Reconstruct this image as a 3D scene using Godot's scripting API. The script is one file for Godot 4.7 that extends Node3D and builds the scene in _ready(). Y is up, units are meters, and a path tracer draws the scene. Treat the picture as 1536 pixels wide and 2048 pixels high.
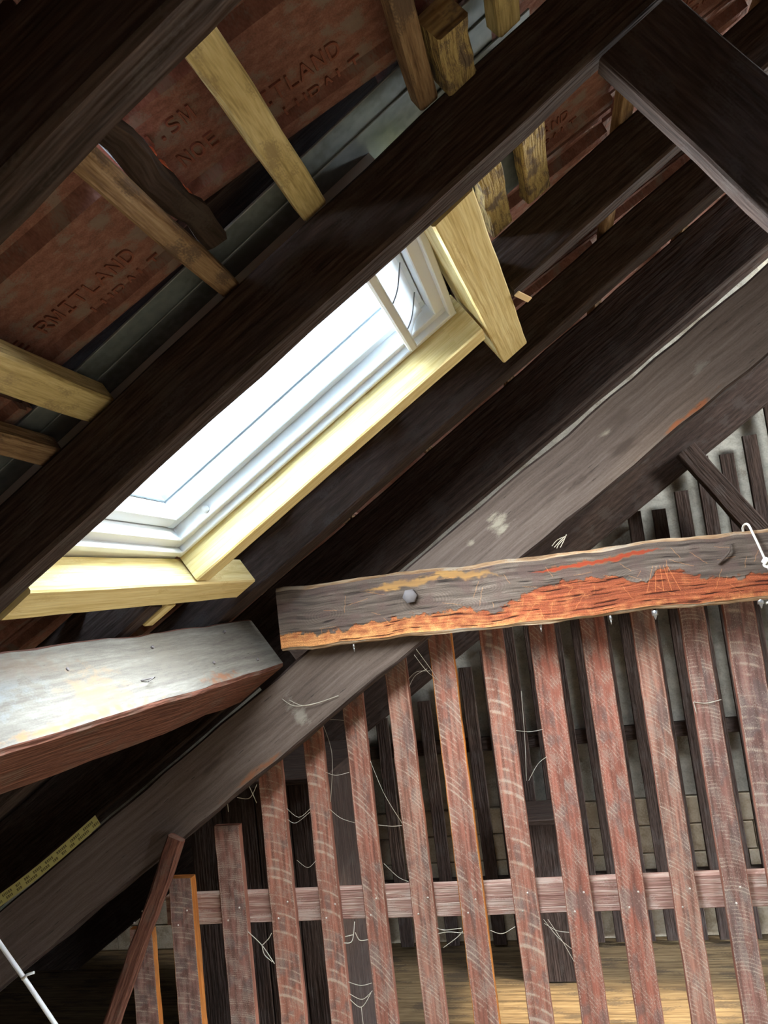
extends Node3D

const EYE := 1.55                       # eye height above the attic floor
const PITCH := 32.5                     # roof pitch, degrees
var ca := cos(deg_to_rad(PITCH))
var sa := sin(deg_to_rad(PITCH))
var S := Vector3(ca, sa, 0)             # up the roof slope
var N := Vector3(-sa, ca, 0)            # out through the roof
var Z := Vector3(0, 0, -1)              # into the picture, along the purlins
const H := 0.448                        # underside of the rafters, measured square to the slope
const HT := 0.548                       # top of the rafters
var M := {}
var used := {}
var rng := RandomNumberGenerator.new()

# ---------------------------------------------------------------- helpers
func P(s: float, h: float, z: float) -> Vector3:
	return Vector3(s * ca - h * sa, s * sa + h * ca + EYE, -z)

func W(x: float, y: float, z: float) -> Vector3:
	return Vector3(x, y + EYE, -z)

func numbered(called: String) -> String:
	if not used.has(called):
		used[called] = 0
		return called
	used[called] += 1
	return "%s_%03d" % [called, used[called]]

func tag(o: Node, label: String, category: String, group := "") -> Node:
	o.set_meta("label", label)
	o.set_meta("category", category)
	if group != "":
		o.set_meta("group", group)
	return o

func node(mesh: Mesh, called: String, mat: Material, parent: Node = null) -> MeshInstance3D:
	var o := MeshInstance3D.new()
	o.mesh = mesh
	if mat:
		o.material_override = mat
	if parent == null:
		o.name = numbered(called)
		add_child(o)
	else:
		o.name = called
		parent.add_child(o, true)
	return o

func base(called: String, at := Vector3.ZERO) -> Node3D:
	var o := Node3D.new()
	o.name = numbered(called)
	add_child(o)
	o.position = at
	return o

func tri(st: SurfaceTool, a: Vector3, b: Vector3, c: Vector3, ua: Vector2, ub: Vector2, uc: Vector2, out: Vector3) -> void:
	if (b - a).cross(c - a).dot(out) > 0:
		var t := b
		b = c
		c = t
		var tu := ub
		ub = uc
		uc = tu
	st.set_uv(ua)
	st.add_vertex(a)
	st.set_uv(ub)
	st.add_vertex(b)
	st.set_uv(uc)
	st.add_vertex(c)

func quad(st: SurfaceTool, p: Array, uv: Array, out: Vector3) -> void:
	tri(st, p[0], p[1], p[2], uv[0], uv[1], uv[2], out)
	tri(st, p[0], p[2], p[3], uv[0], uv[2], uv[3], out)

# A timber bar. o: middle of the start face, ax: unit direction of length, ay, az: unit cross directions; wy, wz: widths along them.
# opt: n segments, c chamfer, r roughness of the surface, seed, fit (face index whose uv runs 0..1), second (that face gets its own surface)
func bar(o: Vector3, ax: Vector3, ay: Vector3, az: Vector3, length: float, wy: float, wz: float, opt := {}) -> ArrayMesh:
	var n: int = opt.get("n", 1)
	var c: float = opt.get("c", 0.003)
	var r: float = opt.get("r", 0.0)
	var sd: int = opt.get("seed", 1)
	var fit: int = opt.get("fit", -1)
	var bow: float = opt.get("bow", 0.0)
	var uo: float = opt.get("u", float((sd * 37) % 100) * 0.031)
	var y := wy / 2
	var z := wz / 2
	# face 0: +az, 1: +ay, 2: -az, 3: -ay, chamfers in between
	var ring := [Vector2(-y + c, z), Vector2(y - c, z), Vector2(y, z - c), Vector2(y, -z + c), Vector2(y - c, -z), Vector2(-y + c, -z), Vector2(-y, -z + c), Vector2(-y, z - c)]
	var noise := FastNoiseLite.new()
	noise.seed = sd
	noise.frequency = opt.get("f", 9.0)
	noise.fractal_octaves = 3
	var rings := []
	for i in n + 1:
		var t := float(i) / n
		var pts := []
		for j in 8:
			var q: Vector2 = ring[j]
			var p: Vector3 = o + ax * (length * t) + ay * q.x + az * q.y
			if bow != 0.0:
				p += ay * bow * sin(PI * t)
			if r > 0.0:
				var d: float = noise.get_noise_3d(t * length, q.x * 2.0 + sd * 3.1, q.y * 2.0)
				var dir := (ay * signf(q.x) + az * signf(q.y)) * 0.7
				p += dir * d * r
				if i > 0 and i < n:
					p += (ay * noise.get_noise_2d(t * length * 0.4, sd * 1.7) + az * noise.get_noise_2d(t * length * 0.4, sd * 2.9 + 50.0)) * r * 0.7
			pts.append(p)
		rings.append(pts)
	var st := SurfaceTool.new()
	st.begin(Mesh.PRIMITIVE_TRIANGLES)
	var sf := SurfaceTool.new()
	sf.begin(Mesh.PRIMITIVE_TRIANGLES)
	var per := 0.0
	for j in 8:
		var k := (j + 1) % 8
		var w: float = (ring[k] - ring[j]).length()
		var mid: Vector2 = (ring[j] + ring[k]) / 2
		var out := (ay * (mid.x / maxf(y, 1e-5)) + az * (mid.y / maxf(z, 1e-5)))
		if j == 0:
			out = az
		elif j == 2:
			out = ay
		elif j == 4:
			out = -az
		elif j == 6:
			out = -ay
		var own: bool = (j == fit * 2)
		var to: SurfaceTool = sf if own else st
		to.set_smooth_group(j + 1)
		for i in n:
			var u0: float = float(i) / n if own else length * i / n + uo
			var u1: float = float(i + 1) / n if own else length * (i + 1) / n + uo
			var v0: float = 0.0 if own else per + sd * 0.117
			var v1: float = 1.0 if own else per + w + sd * 0.117
			quad(to, [rings[i][j], rings[i + 1][j], rings[i + 1][k], rings[i][k]], [Vector2(u0, v0), Vector2(u1, v0), Vector2(u1, v1), Vector2(u0, v1)], out)
		per += w
	for e in 2:
		st.set_smooth_group(20 + e)
		var pts: Array = rings[0] if e == 0 else rings[n]
		var out2: Vector3 = -ax if e == 0 else ax
		for j in range(1, 7):
			var q0: Vector2 = ring[0]
			var q1: Vector2 = ring[j]
			var q2: Vector2 = ring[j + 1]
			tri(st, pts[0], pts[j], pts[j + 1], q0 * 0.3, q1 * 0.3, q2 * 0.3, out2)
	st.generate_normals()
	var mesh := st.commit()
	if fit >= 0:
		sf.generate_normals()
		sf.commit(mesh)
	return mesh

# bar that runs up the slope / along z / along x, from ranges
func sbar(s0: float, s1: float, h0: float, h1: float, z0: float, z1: float, opt := {}) -> ArrayMesh:
	return bar(P(s0, (h0 + h1) / 2, (z0 + z1) / 2), S, N, Z, s1 - s0, h1 - h0, z1 - z0, opt)

func zbar(s0: float, s1: float, h0: float, h1: float, z0: float, z1: float, opt := {}) -> ArrayMesh:
	var sk: float = opt.get("skew", 0.0)              # how far the far end sits up the slope
	var a := P((s0 + s1) / 2, (h0 + h1) / 2, z0)
	var b := P((s0 + s1) / 2 + sk, (h0 + h1) / 2, z1)
	var ax := (b - a).normalized()
	var ay := N.cross(ax).normalized()
	if ay.dot(S) < 0:
		ay = -ay
	return bar(a, ax, ay, N, (b - a).length(), s1 - s0, h1 - h0, opt)

func wbar(a: Vector3, b: Vector3, wy: float, wz: float, side: Vector3, opt := {}) -> ArrayMesh:
	var ax := (b - a).normalized()
	var az := (side - ax * side.dot(ax)).normalized()
	var ay := az.cross(ax).normalized()
	return bar(a, ax, ay, az, (b - a).length(), wy, wz, opt)

func tube_into(st: SurfaceTool, pts: Array, r: float, sides := 4, r1 := -1.0) -> void:
	var n := pts.size()
	var rings := []
	for i in n:
		var d: Vector3 = (pts[mini(i + 1, n - 1)] - pts[maxi(i - 1, 0)]).normalized()
		var a := d.cross(Vector3(0.31, 0.2, 0.93)).normalized()
		var b := d.cross(a)
		var rr: float = r if r1 < 0 else lerpf(r, r1, float(i) / (n - 1))
		var ring := []
		for k in sides:
			var t := TAU * k / sides
			ring.append(pts[i] + (a * cos(t) + b * sin(t)) * rr)
		rings.append(ring)
	st.set_smooth_group(1)
	for i in n - 1:
		for k in sides:
			var k2 := (k + 1) % sides
			quad(st, [rings[i][k], rings[i + 1][k], rings[i + 1][k2], rings[i][k2]], [Vector2.ZERO, Vector2.ZERO, Vector2.ZERO, Vector2.ZERO], (rings[i][k] + rings[i][k2]) / 2 - pts[i])
	for e in 2:
		var i2: int = 0 if e == 0 else n - 1
		var out: Vector3 = (pts[0] - pts[1]) if e == 0 else (pts[n - 1] - pts[n - 2])
		for k in range(1, sides - 1):
			tri(st, rings[i2][0], rings[i2][k], rings[i2][k + 1], Vector2.ZERO, Vector2.ZERO, Vector2.ZERO, out)

func tube(pts: Array, r: float, sides := 6, r1 := -1.0) -> ArrayMesh:
	var st := SurfaceTool.new()
	st.begin(Mesh.PRIMITIVE_TRIANGLES)
	tube_into(st, pts, r, sides, r1)
	st.generate_normals()
	return st.commit()

func curve(keys: Array, each := 8) -> Array:
	var c := Curve3D.new()
	for i in keys.size():
		var t: Vector3 = (keys[mini(i + 1, keys.size() - 1)] - keys[maxi(i - 1, 0)]) / 6.0
		c.add_point(keys[i], -t, t)
	var out := []
	for i in (keys.size() - 1) * each + 1:
		out.append(c.samplef(float(i) / each))
	return out

# ---------------------------------------------------------------- textures
func noise_bytes(w: int, h: int, freq: float, sd: int, sx := 1, sy := 1, oct := 4) -> PackedByteArray:
	var f := FastNoiseLite.new()
	f.seed = sd
	f.frequency = freq
	f.fractal_octaves = oct
	var im := f.get_seamless_image(maxi(w / sx, 8), maxi(h / sy, 8))
	im.convert(Image.FORMAT_L8)
	if sx > 1 or sy > 1:
		im.resize(w, h, Image.INTERPOLATE_CUBIC)
	return im.get_data()

func picture(w: int, h: int, data: PackedByteArray) -> ImageTexture:
	var im := Image.create_from_data(w, h, false, Image.FORMAT_RGB8, data)
	im.generate_mipmaps()
	return ImageTexture.create_from_image(im)

func grey(w: int, h: int, data: PackedByteArray) -> ImageTexture:
	return ImageTexture.create_from_image(Image.create_from_data(w, h, false, Image.FORMAT_L8, data))

# wood: three tones mixed by grain, blotches of a fourth tone where coarse noise is high
func wood(w: int, h: int, sd: int, dark: Color, mid: Color, light: Color, blotch: Color, amount: float, stretch := 12) -> ImageTexture:
	var g := noise_bytes(w, h, 0.05, sd, stretch, 1)
	var f := noise_bytes(w, h, 0.22, sd + 1, maxi(stretch / 2, 1), 1, 3)
	var b := noise_bytes(w, h, 0.012, sd + 2)
	var d := noise_bytes(w, h, 0.25, sd + 3, 1, 1, 2)
	var out := PackedByteArray()
	out.resize(w * h * 3)
	for i in w * h:
		var t := (g[i] * 0.55 + f[i] * 0.45) / 255.0
		t = clampf((t - 0.5) * 1.5 + 0.5, 0.0, 1.0)
		var c := dark.lerp(mid, t * 2.0) if t < 0.5 else mid.lerp(light, t * 2.0 - 1.0)
		var k := clampf((b[i] / 255.0 + (d[i] / 255.0 - 0.5) * 0.35 - 1.0 + amount) * 5.0, 0.0, 1.0)
		c = c.lerp(blotch, k * 0.8)
		out[i * 3] = int(clampf(c.r * 255.0, 0, 255))
		out[i * 3 + 1] = int(clampf(c.g * 255.0, 0, 255))
		out[i * 3 + 2] = int(clampf(c.b * 255.0, 0, 255))
	return picture(w, h, out)

# rough-sawn slat: red-brown board crossed by slanting pale saw marks full of dust. u runs 1.4 m along the slat.
func slat_picture(sd: int, slope: float, pitch: float, strength: float, tone: Color) -> ImageTexture:
	var w := 1400
	var h := 72
	var g := noise_bytes(w, h, 0.06, sd, 14, 1)
	var b := noise_bytes(w, h, 0.02, sd + 5)
	var d := noise_bytes(w, h, 0.3, sd + 9, 1, 1, 2)
	var m := noise_bytes(w, h, 0.01, sd + 11)
	var out := PackedByteArray()
	out.resize(w * h * 3)
	var pale := Color(0.78, 0.70, 0.61)
	var grime := Color(0.36, 0.33, 0.32)
	for y in h:
		for x in w:
			var i := y * w + x
			var gg := g[i] / 255.0
			var c := tone * (0.72 + 0.56 * gg)
			var bb := b[i] / 255.0
			c = c.lerp(grime, clampf((m[i] / 255.0 - 0.58) * 3.0, 0.0, 0.45))
			# saw marks: straight slanting scores, broken up along their length
			var ph := (x - y * slope - (y - 36.0) * (y - 36.0) * 0.003) / pitch
			var row := int(floorf(ph))
			var fr := absf(ph - row - 0.5) * 2.0
			var wide := 0.12 + 0.34 * float((row * 7919) % 13) / 13.0
			var line := clampf((wide - fr) * 4.0, 0.0, 1.0)
			var k := line * clampf(bb * 2.4 - 0.6, 0.0, 1.0) * strength
			k = k * (0.2 + 1.2 * d[i] / 255.0)
			c = c.lerp(pale, clampf(k, 0.0, 0.75))
			c = c.lerp(Color(0.60, 0.55, 0.50), clampf((d[i] / 255.0 * 0.6 + bb * 0.6 - 0.52) * 1.6, 0.0, 0.5))
			if d[i] > 205:
				c = c.lerp(pale, 0.4)
			if y < 3 or y > 68:
				c = c.lerp(pale, clampf(d[i] / 255.0 - 0.25, 0.0, 0.5))
			out[i * 3] = int(clampf(c.r * 255.0, 0, 255))
			out[i * 3 + 1] = int(clampf(c.g * 255.0, 0, 255))
			out[i * 3 + 2] = int(clampf(c.b * 255.0, 0, 255))
	return picture(w, h, out)

func along(keys: Array, x: float) -> float:
	for i in keys.size() - 1:
		if x < keys[i + 1].x:
			return lerpf(keys[i].y, keys[i + 1].y, clampf((x - keys[i].x) / (keys[i + 1].x - keys[i].x), 0.0, 1.0))
	return keys[keys.size() - 1].y

# the collar's near face: grey weathered skin broken away along the lower edge to raw orange wood
func collar_picture() -> Array:
	var w := 1640
	var h := 168
	var g := noise_bytes(w, h, 0.05, 71, 14, 1)
	var f := noise_bytes(w, h, 0.13, 72, 20, 1, 4)
	var e := noise_bytes(w, h, 0.03, 73)
	var b := noise_bytes(w, h, 0.012, 74)
	var d := noise_bytes(w, h, 0.3, 75, 1, 1, 2)
	# where the raw wood begins, as a share of the height, over millimetres from the left end
	var edge := [Vector2(0, 0.73), Vector2(170, 0.8), Vector2(240, 0.70), Vector2(390, 0.70), Vector2(490, 0.63), Vector2(565, 0.78), Vector2(612, 0.64), Vector2(690, 0.42), Vector2(800, 0.37), Vector2(880, 0.45), Vector2(905, 0.57), Vector2(935, 0.60), Vector2(965, 0.40), Vector2(1010, 0.44), Vector2(1045, 0.55), Vector2(1100, 0.61), Vector2(1160, 0.66), Vector2(1195, 0.58), Vector2(1230, 0.6), Vector2(1640, 0.62)]
	var hi_y := [Vector2(230, 0.20), Vector2(400, 0.13), Vector2(440, 0.05), Vector2(560, 0.10), Vector2(600, 0.2)]
	var hi_r := [Vector2(660, 0.20), Vector2(790, 0.17), Vector2(860, 0.14), Vector2(960, 0.10), Vector2(990, 0.08)]
	var knots := [Vector3(126, 84, 26), Vector3(400, 80, 34), Vector3(500, 100, 26), Vector3(912, 92, 30), Vector3(560, 60, 20)]
	var out := PackedByteArray()
	out.resize(w * h * 3)
	var hg := PackedByteArray()
	hg.resize(w * h)
	for y in h:
		for x in w:
			var i := y * w + x
			var yy := float(y) / h
			var gx := g[i] / 255.0
			var fx := f[i] / 255.0
			var ring := 0.0
			for kn in knots:
				var q := Vector2((x - kn.x) * 0.72, (y - kn.y) * 1.15).length()
				if q < kn.z * 2.2:
					ring = maxf(ring, (0.5 + 0.5 * sin(q * 1.1)) * clampf(2.0 - q / kn.z, 0.0, 1.0))
			var t := clampf((gx * 0.55 + fx * 0.45 - 0.5) * 1.35 + 0.5 + ring * 0.2 - 0.1, 0.0, 1.0)
			var c := Color(0.24, 0.205, 0.18).lerp(Color(0.52, 0.465, 0.415), t)
			c = c.lerp(Color(0.42, 0.345, 0.32).lerp(Color(0.30, 0.23, 0.21), fx), clampf((b[i] / 255.0 - 0.45) * 2.0, 0.0, 0.6))
			c = c.lerp(Color(0.23, 0.185, 0.155), clampf((d[i] / 255.0 - 0.62) * 2.0, 0.0, 0.35))
			var hgt := 0.62 + 0.2 * t
			var lim := along(edge, x) + (e[i] / 255.0 - 0.5) * 0.16 + (d[i] / 255.0 - 0.5) * 0.05
			var raw := clampf((yy - lim) * 40.0, 0.0, 1.0)
			var yel := clampf(1.0 - x / 800.0, 0.0, 1.0)
			var oc := Color(0.34, 0.16, 0.10).lerp(Color(0.64, 0.345, 0.215), fx * 0.6 + gx * 0.5)
			oc = oc.lerp(Color(0.84, 0.62, 0.38), clampf(yel * 0.85 + maxf(0.0, (yy - 0.86) * 3.0) + (e[i] - 150) / 300.0, 0.0, 0.85) * (0.55 + 0.5 * fx))
			oc = oc * (0.78 + 0.44 * d[i] / 255.0)
			c = c.lerp(oc, raw)
			hgt = lerpf(hgt, 0.2 + 0.35 * fx + 0.2 * e[i] / 255.0, raw)
			if x > 220 and x < 610:
				var u := absf(yy - along(hi_y, x) - (e[i] / 255.0 - 0.5) * 0.1)
				c = c.lerp(Color(0.72, 0.54, 0.30).lerp(Color(0.50, 0.37, 0.22), gx), clampf((0.085 * clampf(minf(x - 220, 610 - x) / 90.0, 0.0, 1.0) - u) * 16.0 * (0.5 + fx), 0.0, 0.8))
			if x > 650 and x < 995:
				var u2 := absf(yy - along(hi_r, x) - (e[i] / 255.0 - 0.5) * 0.08)
				c = c.lerp(Color(0.55, 0.21, 0.12).lerp(Color(0.70, 0.40, 0.2), clampf((u2 - 0.02) * 30.0, 0.0, 1.0)), clampf((0.05 * clampf(minf(x - 650, 995 - x) / 70.0, 0.0, 1.0) - u2) * 35.0, 0.0, 0.9))
			# cracks along the grain of the raw part
			if raw > 0.5 and f[i] < 60:
				c = c.lerp(Color(0.16, 0.06, 0.035), clampf((60 - f[i]) / 14.0, 0.0, 0.85))
				hgt *= 0.4
			elif raw < 0.5 and f[i] < 44:
				c = c.lerp(Color(0.12, 0.1, 0.095), clampf((44 - f[i]) / 16.0, 0.0, 0.7))
				hgt *= 0.8
			out[i * 3] = int(clampf(c.r * 255.0, 0, 255))
			out[i * 3 + 1] = int(clampf(c.g * 255.0, 0, 255))
			out[i * 3 + 2] = int(clampf(c.b * 255.0, 0, 255))
			hg[i] = int(clampf(hgt * 255.0, 0, 255))
	# dark line where the skin stops, and thin pale scratches
	var im := Image.create_from_data(w, h, false, Image.FORMAT_RGB8, out)
	rng.seed = 5
	for k in 46:
		var x0 := rng.randf_range(30, 1300)
		var y0 := rng.randf_range(10, 140)
		var an := rng.randf_range(0.5, 2.2) if k % 3 else rng.randf_range(-0.3, 0.4)
		var ln := rng.randf_range(15, 60)
		for q in int(ln):
			var xx := int(x0 + cos(an) * q + sin(q * 0.3) * 0.8)
			var yq := int(y0 + sin(an) * q)
			if xx > 0 and xx < w and yq > 0 and yq < h:
				im.set_pixel(xx, yq, im.get_pixel(xx, yq).lerp(Color(0.86, 0.58, 0.34), 0.55))
	for q in 5:                                       # bundle of scratches under the knot
		for t in 70:
			var xx := int(965 + q * 8 - 12 + (q - 2) * t * 0.16)
			var yq := int(62 + t)
			im.set_pixel(xx, yq, im.get_pixel(xx, yq).lerp(Color(0.95, 0.62, 0.36), 0.6))
	im.generate_mipmaps()
	return [ImageTexture.create_from_image(im), grey(w, h, hg)]

# face texture with blots of another colour at given places (x, y, half width, half height in pixels, colour, strength)
func stained(w: int, h: int, sd: int, dark: Color, mid: Color, light: Color, blots: Array, stretch := 12, crack := 34) -> ImageTexture:
	var g := noise_bytes(w, h, 0.05, sd, stretch, 1)
	var f := noise_bytes(w, h, 0.2, sd + 1, maxi(stretch / 2, 1), 1, 3)
	var e := noise_bytes(w, h, 0.035, sd + 2)
	var d := noise_bytes(w, h, 0.3, sd + 3, 1, 1, 2)
	var out := PackedByteArray()
	out.resize(w * h * 3)
	for y in h:
		for x in w:
			var i := y * w + x
			var t := clampf(((g[i] * 0.5 + f[i] * 0.3 + d[i] * 0.2) / 255.0 - 0.5) * 1.6 + 0.5, 0.0, 1.0)
			var c := dark.lerp(mid, t * 2.0) if t < 0.5 else mid.lerp(light, t * 2.0 - 1.0)
			for q in blots:
				var r := Vector2((x - q[0]) / float(q[2]), (y - q[1]) / float(q[3])).length()
				if r < 1.8:
					c = c.lerp(q[4], clampf((1.0 - r + (e[i] / 255.0 - 0.5) * 1.6 + (d[i] / 255.0 - 0.5) * 0.5) * 1.3, 0.0, 1.0) * q[5])
			if f[i] < crack:
				c = c.lerp(Color(0.1, 0.09, 0.085), clampf((crack - f[i]) / 16.0, 0.0, 0.6))
			out[i * 3] = int(clampf(c.r * 255.0, 0, 255))
			out[i * 3 + 1] = int(clampf(c.g * 255.0, 0, 255))
			out[i * 3 + 2] = int(clampf(c.b * 255.0, 0, 255))
	return picture(w, h, out)

func mat(tex: Texture2D, rough := 0.85, scale := Vector2(1, 1), bump: Texture2D = null, depth := 0.0, tint := Color.WHITE) -> StandardMaterial3D:
	var m := StandardMaterial3D.new()
	m.albedo_texture = tex
	m.albedo_color = tint
	m.roughness = rough
	m.metallic_specular = 0.3
	m.uv1_scale = Vector3(scale.x, scale.y, 1)
	if bump:
		m.heightmap_enabled = true
		m.heightmap_texture = bump
		m.heightmap_scale = depth
	return m

func plain(c: Color, rough := 0.6, metal := 0.0) -> StandardMaterial3D:
	var m := StandardMaterial3D.new()
	m.albedo_color = c
	m.roughness = rough
	m.metallic = metal
	return m

func make_materials() -> void:
	var relief := grey(512, 512, noise_bytes(512, 512, 0.08, 900, 10, 1))
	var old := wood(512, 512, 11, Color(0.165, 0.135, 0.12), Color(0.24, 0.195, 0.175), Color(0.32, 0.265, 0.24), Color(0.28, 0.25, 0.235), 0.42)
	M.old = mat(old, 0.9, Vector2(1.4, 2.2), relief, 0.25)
	M.old_red = mat(wood(512, 512, 21, Color(0.25, 0.155, 0.12), Color(0.39, 0.25, 0.20), Color(0.48, 0.33, 0.265), Color(0.38, 0.30, 0.26), 0.36), 0.9, Vector2(1.4, 2.2), relief, 0.25)
	M.new = mat(wood(512, 512, 31, Color(0.76, 0.66, 0.42), Color(0.86, 0.78, 0.55), Color(0.90, 0.84, 0.63), Color(0.80, 0.70, 0.47), 0.36, 20), 0.7, Vector2(0.9, 2.4), relief, 0.08)
	M.batten = mat(wood(512, 512, 41, Color(0.64, 0.57, 0.39), Color(0.78, 0.71, 0.51), Color(0.85, 0.79, 0.60), Color(0.62, 0.55, 0.41), 0.34), 0.85, Vector2(1.6, 3.0), relief, 0.15)
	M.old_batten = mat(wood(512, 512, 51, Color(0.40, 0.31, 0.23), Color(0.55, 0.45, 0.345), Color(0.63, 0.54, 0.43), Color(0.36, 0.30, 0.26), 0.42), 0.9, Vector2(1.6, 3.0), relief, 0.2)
	M.torn_batten = mat(wood(512, 512, 56, Color(0.44, 0.37, 0.29), Color(0.66, 0.58, 0.40), Color(0.76, 0.69, 0.50), Color(0.38, 0.33, 0.30), 0.46, 6), 0.9, Vector2(3.0, 5.0), relief, 0.3)
	M.tile = mat(wood(512, 512, 61, Color(0.40, 0.275, 0.245), Color(0.49, 0.34, 0.30), Color(0.55, 0.42, 0.375), Color(0.48, 0.43, 0.405), 0.44, 2), 0.95, Vector2(3.0, 3.0), grey(256, 256, noise_bytes(256, 256, 0.12, 905)), 0.15)
	M.tile_text = mat(wood(256, 256, 66, Color(0.42, 0.25, 0.21), Color(0.50, 0.31, 0.26), Color(0.55, 0.37, 0.32), Color(0.46, 0.34, 0.30), 0.36, 2), 0.95, Vector2(3, 3))
	M.glow_clay = mat(wood(128, 128, 68, Color(0.74, 0.36, 0.25), Color(0.86, 0.47, 0.34), Color(0.92, 0.60, 0.46), Color(0.80, 0.66, 0.58), 0.36, 1), 0.95, Vector2(2, 0.3))  # bright orange stands in for daylight glowing on the broken edge
	var cp := collar_picture()
	M.collar = mat(cp[0], 0.8, Vector2(1, 1), cp[1], 0.5)
	M.collar_rest = mat(wood(512, 512, 81, Color(0.42, 0.31, 0.21), Color(0.56, 0.45, 0.34), Color(0.68, 0.61, 0.51), Color(0.58, 0.54, 0.48), 0.46), 0.85, Vector2(1.2, 2.2), relief, 0.3)
	var dust := Color(0.66, 0.63, 0.55)
	var knot := Color(0.27, 0.225, 0.195)
	var stains := [[932, 112, 11, 34, dust, 0.8], [1060, 113, 8, 10, dust, 0.75], [1160, 86, 10, 16, Color(0.52, 0.49, 0.45), 0.7], [665, 70, 8, 46, Color(0.60, 0.58, 0.53), 0.7], [900, 116, 5, 10, dust, 0.6],
		[1003, 62, 24, 12, knot, 0.75], [1065, 56, 18, 22, knot, 0.55], [1075, 120, 22, 20, knot, 0.4], [1118, 5, 40, 9, Color(0.60, 0.34, 0.2), 0.75], [590, 8, 34, 10, Color(0.55, 0.33, 0.2), 0.7], [565, 105, 20, 24, knot, 0.6], [850, 40, 50, 7, knot, 0.4]]
	M.principal = mat(stained(1550, 180, 91, Color(0.32, 0.275, 0.245), Color(0.395, 0.345, 0.31), Color(0.46, 0.41, 0.37), stains), 0.85)
	var pale := [[1330, 108, 130, 60, Color(0.48, 0.505, 0.52), 0.6], [1520, 48, 60, 60, Color(0.52, 0.43, 0.335), 0.7], [1180, 58, 110, 70, Color(0.40, 0.38, 0.35), 0.5], [1420, 138, 100, 30, Color(0.40, 0.34, 0.285), 0.5], [1010, 78, 80, 60, Color(0.45, 0.45, 0.43), 0.6], [1700, 88, 90, 60, Color(0.43, 0.41, 0.375), 0.6], [1450, 8, 170, 9, Color(0.58, 0.42, 0.28), 0.7], [1800, 14, 60, 16, Color(0.50, 0.32, 0.22), 0.7]]
	M.purlin = mat(stained(2048, 168, 101, Color(0.35, 0.335, 0.31), Color(0.42, 0.405, 0.375), Color(0.49, 0.48, 0.45), pale, 12, 22), 0.85)
	var slopes := [0.22, 0.55, 0.42, 0.1, 0.75, 0.16]
	var pitches := [19.0, 11.0, 7.0, 6.0, 9.0, 17.0]
	for k in 6:
		var tone: Color = [Color(0.55, 0.36, 0.295), Color(0.53, 0.345, 0.285), Color(0.53, 0.37, 0.31), Color(0.46, 0.325, 0.285), Color(0.53, 0.325, 0.265), Color(0.47, 0.345, 0.31)][k]
		M["slat%d" % k] = mat(slat_picture(200 + k * 17, slopes[k], pitches[k], [0.95, 0.9, 0.85, 0.8, 0.6, 0.8][k], tone), 0.85, Vector2(0.714, 1))
	M.slat_side = mat(wood(256, 256, 118, Color(0.42, 0.27, 0.22), Color(0.53, 0.35, 0.29), Color(0.60, 0.43, 0.36), Color(0.56, 0.46, 0.40), 0.36), 0.9, Vector2(1.4, 4))
	M.slat_raw = mat(wood(256, 256, 120, Color(0.58, 0.32, 0.14), Color(0.70, 0.43, 0.2), Color(0.76, 0.52, 0.28), Color(0.6, 0.38, 0.2), 0.3), 0.85, Vector2(1.4, 4))
	M.rail = mat(wood(512, 256, 131, Color(0.48, 0.34, 0.30), Color(0.59, 0.46, 0.41), Color(0.76, 0.69, 0.63), Color(0.66, 0.58, 0.53), 0.44, 16), 0.85, Vector2(1.1, 5.0), relief, 0.2)
	M.plaster = mat(wood(512, 512, 141, Color(0.60, 0.60, 0.565), Color(0.70, 0.70, 0.66), Color(0.76, 0.76, 0.72), Color(0.56, 0.54, 0.49), 0.36, 2), 0.95, Vector2(0.8, 0.8), grey(256, 256, noise_bytes(256, 256, 0.06, 911)), 0.5)
	M.limewash = mat(wood(512, 512, 151, Color(0.66, 0.60, 0.50), Color(0.76, 0.71, 0.62), Color(0.80, 0.77, 0.70), Color(0.62, 0.56, 0.47), 0.36, 2), 0.95, Vector2(0.8, 0.8), grey(256, 256, noise_bytes(256, 256, 0.1, 912)), 0.3)
	M.floor = mat(wood(512, 512, 161, Color(0.50, 0.42, 0.31), Color(0.63, 0.55, 0.415), Color(0.69, 0.615, 0.48), Color(0.45, 0.395, 0.32), 0.40), 0.85, Vector2(0.6, 2.0), relief, 0.15)
	M.shaded_floor = mat(wood(512, 512, 166, Color(0.34, 0.28, 0.205), Color(0.50, 0.42, 0.31), Color(0.60, 0.52, 0.39), Color(0.33, 0.285, 0.235), 0.46), 0.9, Vector2(0.6, 2.0), relief, 0.15)  # darker copy of the floor, paints in the shade of the next bay
	M.white = plain(Color(0.88, 0.89, 0.89), 0.35)
	M.sash = plain(Color(0.84, 0.87, 0.88), 0.35)
	M.flap = plain(Color(0.88, 0.89, 0.89), 0.3)              # thin white plastic that lets light through
	M.flap.backlight_enabled = true
	M.flap.backlight = Color(0.8, 0.8, 0.8)
	M.gasket = plain(Color(0.40, 0.43, 0.44), 0.5)
	M.lead = mat(wood(256, 256, 171, Color(0.42, 0.46, 0.48), Color(0.50, 0.54, 0.56), Color(0.55, 0.59, 0.61), Color(0.40, 0.43, 0.44), 0.3, 3), 0.45, Vector2(1, 1))
	M.lead.metallic = 0.4
	M.iron = mat(wood(256, 256, 181, Color(0.38, 0.36, 0.36), Color(0.46, 0.44, 0.44), Color(0.52, 0.50, 0.50), Color(0.44, 0.36, 0.31), 0.36, 1), 0.7, Vector2(8, 8))
	M.steel = plain(Color(0.72, 0.73, 0.74), 0.3, 0.9)
	M.nail = plain(Color(0.85, 0.82, 0.78), 0.5, 0.2)
	M.cord = plain(Color(0.85, 0.84, 0.80), 0.9)
	M.cable = plain(Color(0.93, 0.95, 0.95), 0.4)
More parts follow.
